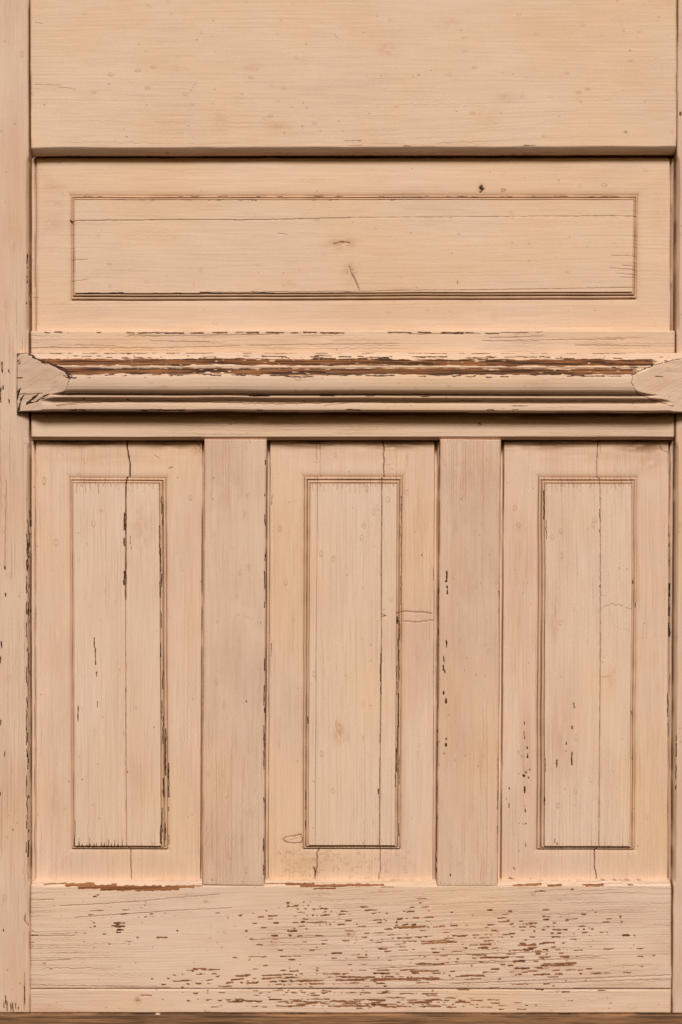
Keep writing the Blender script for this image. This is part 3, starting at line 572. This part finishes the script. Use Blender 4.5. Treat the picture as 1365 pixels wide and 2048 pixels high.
for x, y, l, t in [(70,1871,16,3.5),(66,1862,8,2),(66,1885,8,2),(66,1893,6,1.6),(190,1793,10,3),(196,1791,8,2),(195,1822,30,2),(182,1830,12,2.5),(252,1820,16,2.2),(250,1828,18,2.5),(290,1811,5,3),(292,1834,8,3),(303,1828,9,2.5),(302,1833,6,2.5),(188,1846,7,3),(190,1854,8,3),(170,1868,6,2),(209,1868,10,2.6),(239,1846,24,4),(236,1849,10,7),(240,1853,22,5),(241,1860,16,5),(238,1865,14,4),(228,1851,12,3),(258,1884,4,3),(262,1883,6,2),(275,1876,5,2.4),(355,1861,5,3.4),(436,1826,9,2.6),(480,1832,7,4),(483,1831,4,5),(493,1863,8,4),(533,1822,5,3),(528,1855,14,3),(89,1927,8,2.2),(102,1938,5,2),(420,1877,4,2),(444,1896,4,2.4),(470,1916,12,2.2),(561,1901,12,4),(585,1862,22,4),(550,1872,16,4)]: b.flake(x, y, l, t, .6)
for x, y, l, t in [(1168,1829,12,3.4),(1241,1834,6,6),(1244,1842,3,6),(980,1820,14,4),(983,1806,3,2),(825,1815,12,4),(841,1806,6,3.6),(904,1825,7,4),(910,1832,3,3),(760,1825,8,2.6),(800,1838,14,4.4),(773,1841,6,2.6),(1260,1946,7,2.4),(1281,1913,14,2.4),(1308,1911,8,2.6),(1311,1848,3,3),(1311,1857,3,2),(1284,1933,8,2),(1179,1856,5,3)]: b.flake(x, y, l, t, .4)
b.flakes(30, 620, 1818, 40, 10, (5, 26), (1.5, 4), .12); b.flakes(46, 640, 1850, 70, 20, (5, 26), (1.5, 4), .12); b.flakes(52, 830, 1850, 95, 20, (5, 34), (1.5, 4.2), .08)
b.flakes(95, 800, 1898, 150, 26, (5, 36), (1.4, 4.2), .08, -.04); b.flakes(84, 1050, 1895, 90, 32, (5, 36), (1.5, 4.6), .08, -.06); b.flakes(46, 1110, 1850, 70, 14, (5, 30), (1.5, 4), .1)
b.flakes(75, 640, 1957, 130, 9, (6, 44), (1.4, 4.0), .1); b.flakes(40, 470, 1958, 90, 9, (6, 34), (1.2, 3.6), .3); b.flakes(36, 850, 1950, 120, 9, (6, 50), (1.4, 4.2), .1); b.flakes(34, 1120, 1945, 60, 18, (6, 34), (1.4, 3.8), .1)
for x, y, l, t in [(1146-300,1957,70,4.4),(780,1958,70,4.6),(700,1960,60,4),(620,1962,44,3.6),(505,1966,26,3.8),(460,1966,18,4),(820,1854,66,4),(870,1882,60,3),(890,1885,50,3.6),(945,1951,50,3.6),(1115,1931,66,4),(1130,1927,50,3.4),(990,1915,60,3.6),(860,1928,60,3.4),(850,1942,60,3.6),(1055,1890,40,4),(385,1940,26,2),(400,1938,30,3)]: b.flake(x, y, l, t, .1)
b.flakes(50, 230, 1840, 90, 40, (3, 9), (1, 2), .8); b.ring(702, 1868, 8, 6, .7); b.dirt(702, 1868, 8, 6, .4); b.ring(412, 1803, 3, 2, .6); b.ring(1067, 1787, 4, 3, .7); b.flake(1086, 1782, 14, 2.4, .8); b.flake(1145, 1779, 7, 4, .5)
b.dirt(545, 1880, 12, 26, .22); b.randoms(10, 60, 4)
b.emit('bottom_rail', door, FADED)
b = Board([(1978.5, 1979), (2026, 2026.5)], [(59.5, 59), (1343.5, 1343.5)], -1.2, 'h', 82, -30, space=5.2, warp=5, strength=1.2)
b.graincracks(1.2); b.edges(left=(5, 2.), right=(4, 1.6), bottom=(3, 1.2), top=(1.6, .8))
b.flakes(46, 640, 1985, 170, 3.4, (5, 40), (1.3, 3.2), .1); b.flakes(60, 650, 2001, 150, 2.0, (6, 44), (1.3, 3.2), .1); b.flakes(80, 800, 2006, 160, 4, (6, 50), (1.2, 3), .15); b.flakes(46, 700, 2013, 130, 1.6, (5, 46), (1.2, 2.6), .1)
for x, y, l, t in [(377,2001,10,3),(415,2001,10,2.5),(440,2001,10,2.6),(490,2002,50,3.6),(518,2003,16,4),(365,1985,5,3),(580,2012,10,2),(760,1987,16,3),(770,1985,14,5),(860,1988,34,3),(1080,1977,20,4),(1132,1984,18,3),(1204,1981,18,2.4),(1138,2001,4,3),(1127,2014,4,2.5),(660,1984,8,2)]: b.flake(x, y, l, t, .5)
b.dirt(275, 2000, 6, 9, .5); b.ring(1264, 2013, 9, 5, .25); b.crack([(271,1996),(276,2000),(281,2006)], 1.2, .2, .6, 1); b.randoms(3, 24, 2)
b.emit('foot_strip', door, FADED)

# ---------------------------------------------------------------- threshold under the door
th = Board([(2028.5, 2030), (2150, 2150)], [(-230, -230), (1640, 1640)], 2, 'h', 91, -60, space=5, warp=5, strength=1.)
th.graincracks(1.); th.edges(top=(3, 1.4))
th.F[:] = 3.; th.A = .65*sst(.45, .75, fbm(th.PX/110, th.vw/5, 19, 3))
pm = (th.AY < 2030.)*sst(.8, .9, fbm(th.PX/70, th.PX*0, 44, 3)); th.F = th.F-6*pm
o = th.emit('threshold', None, WEATHERED)
o['label'] = 'bare weathered brown wooden threshold strip running below the door'; o['category'] = 'threshold'
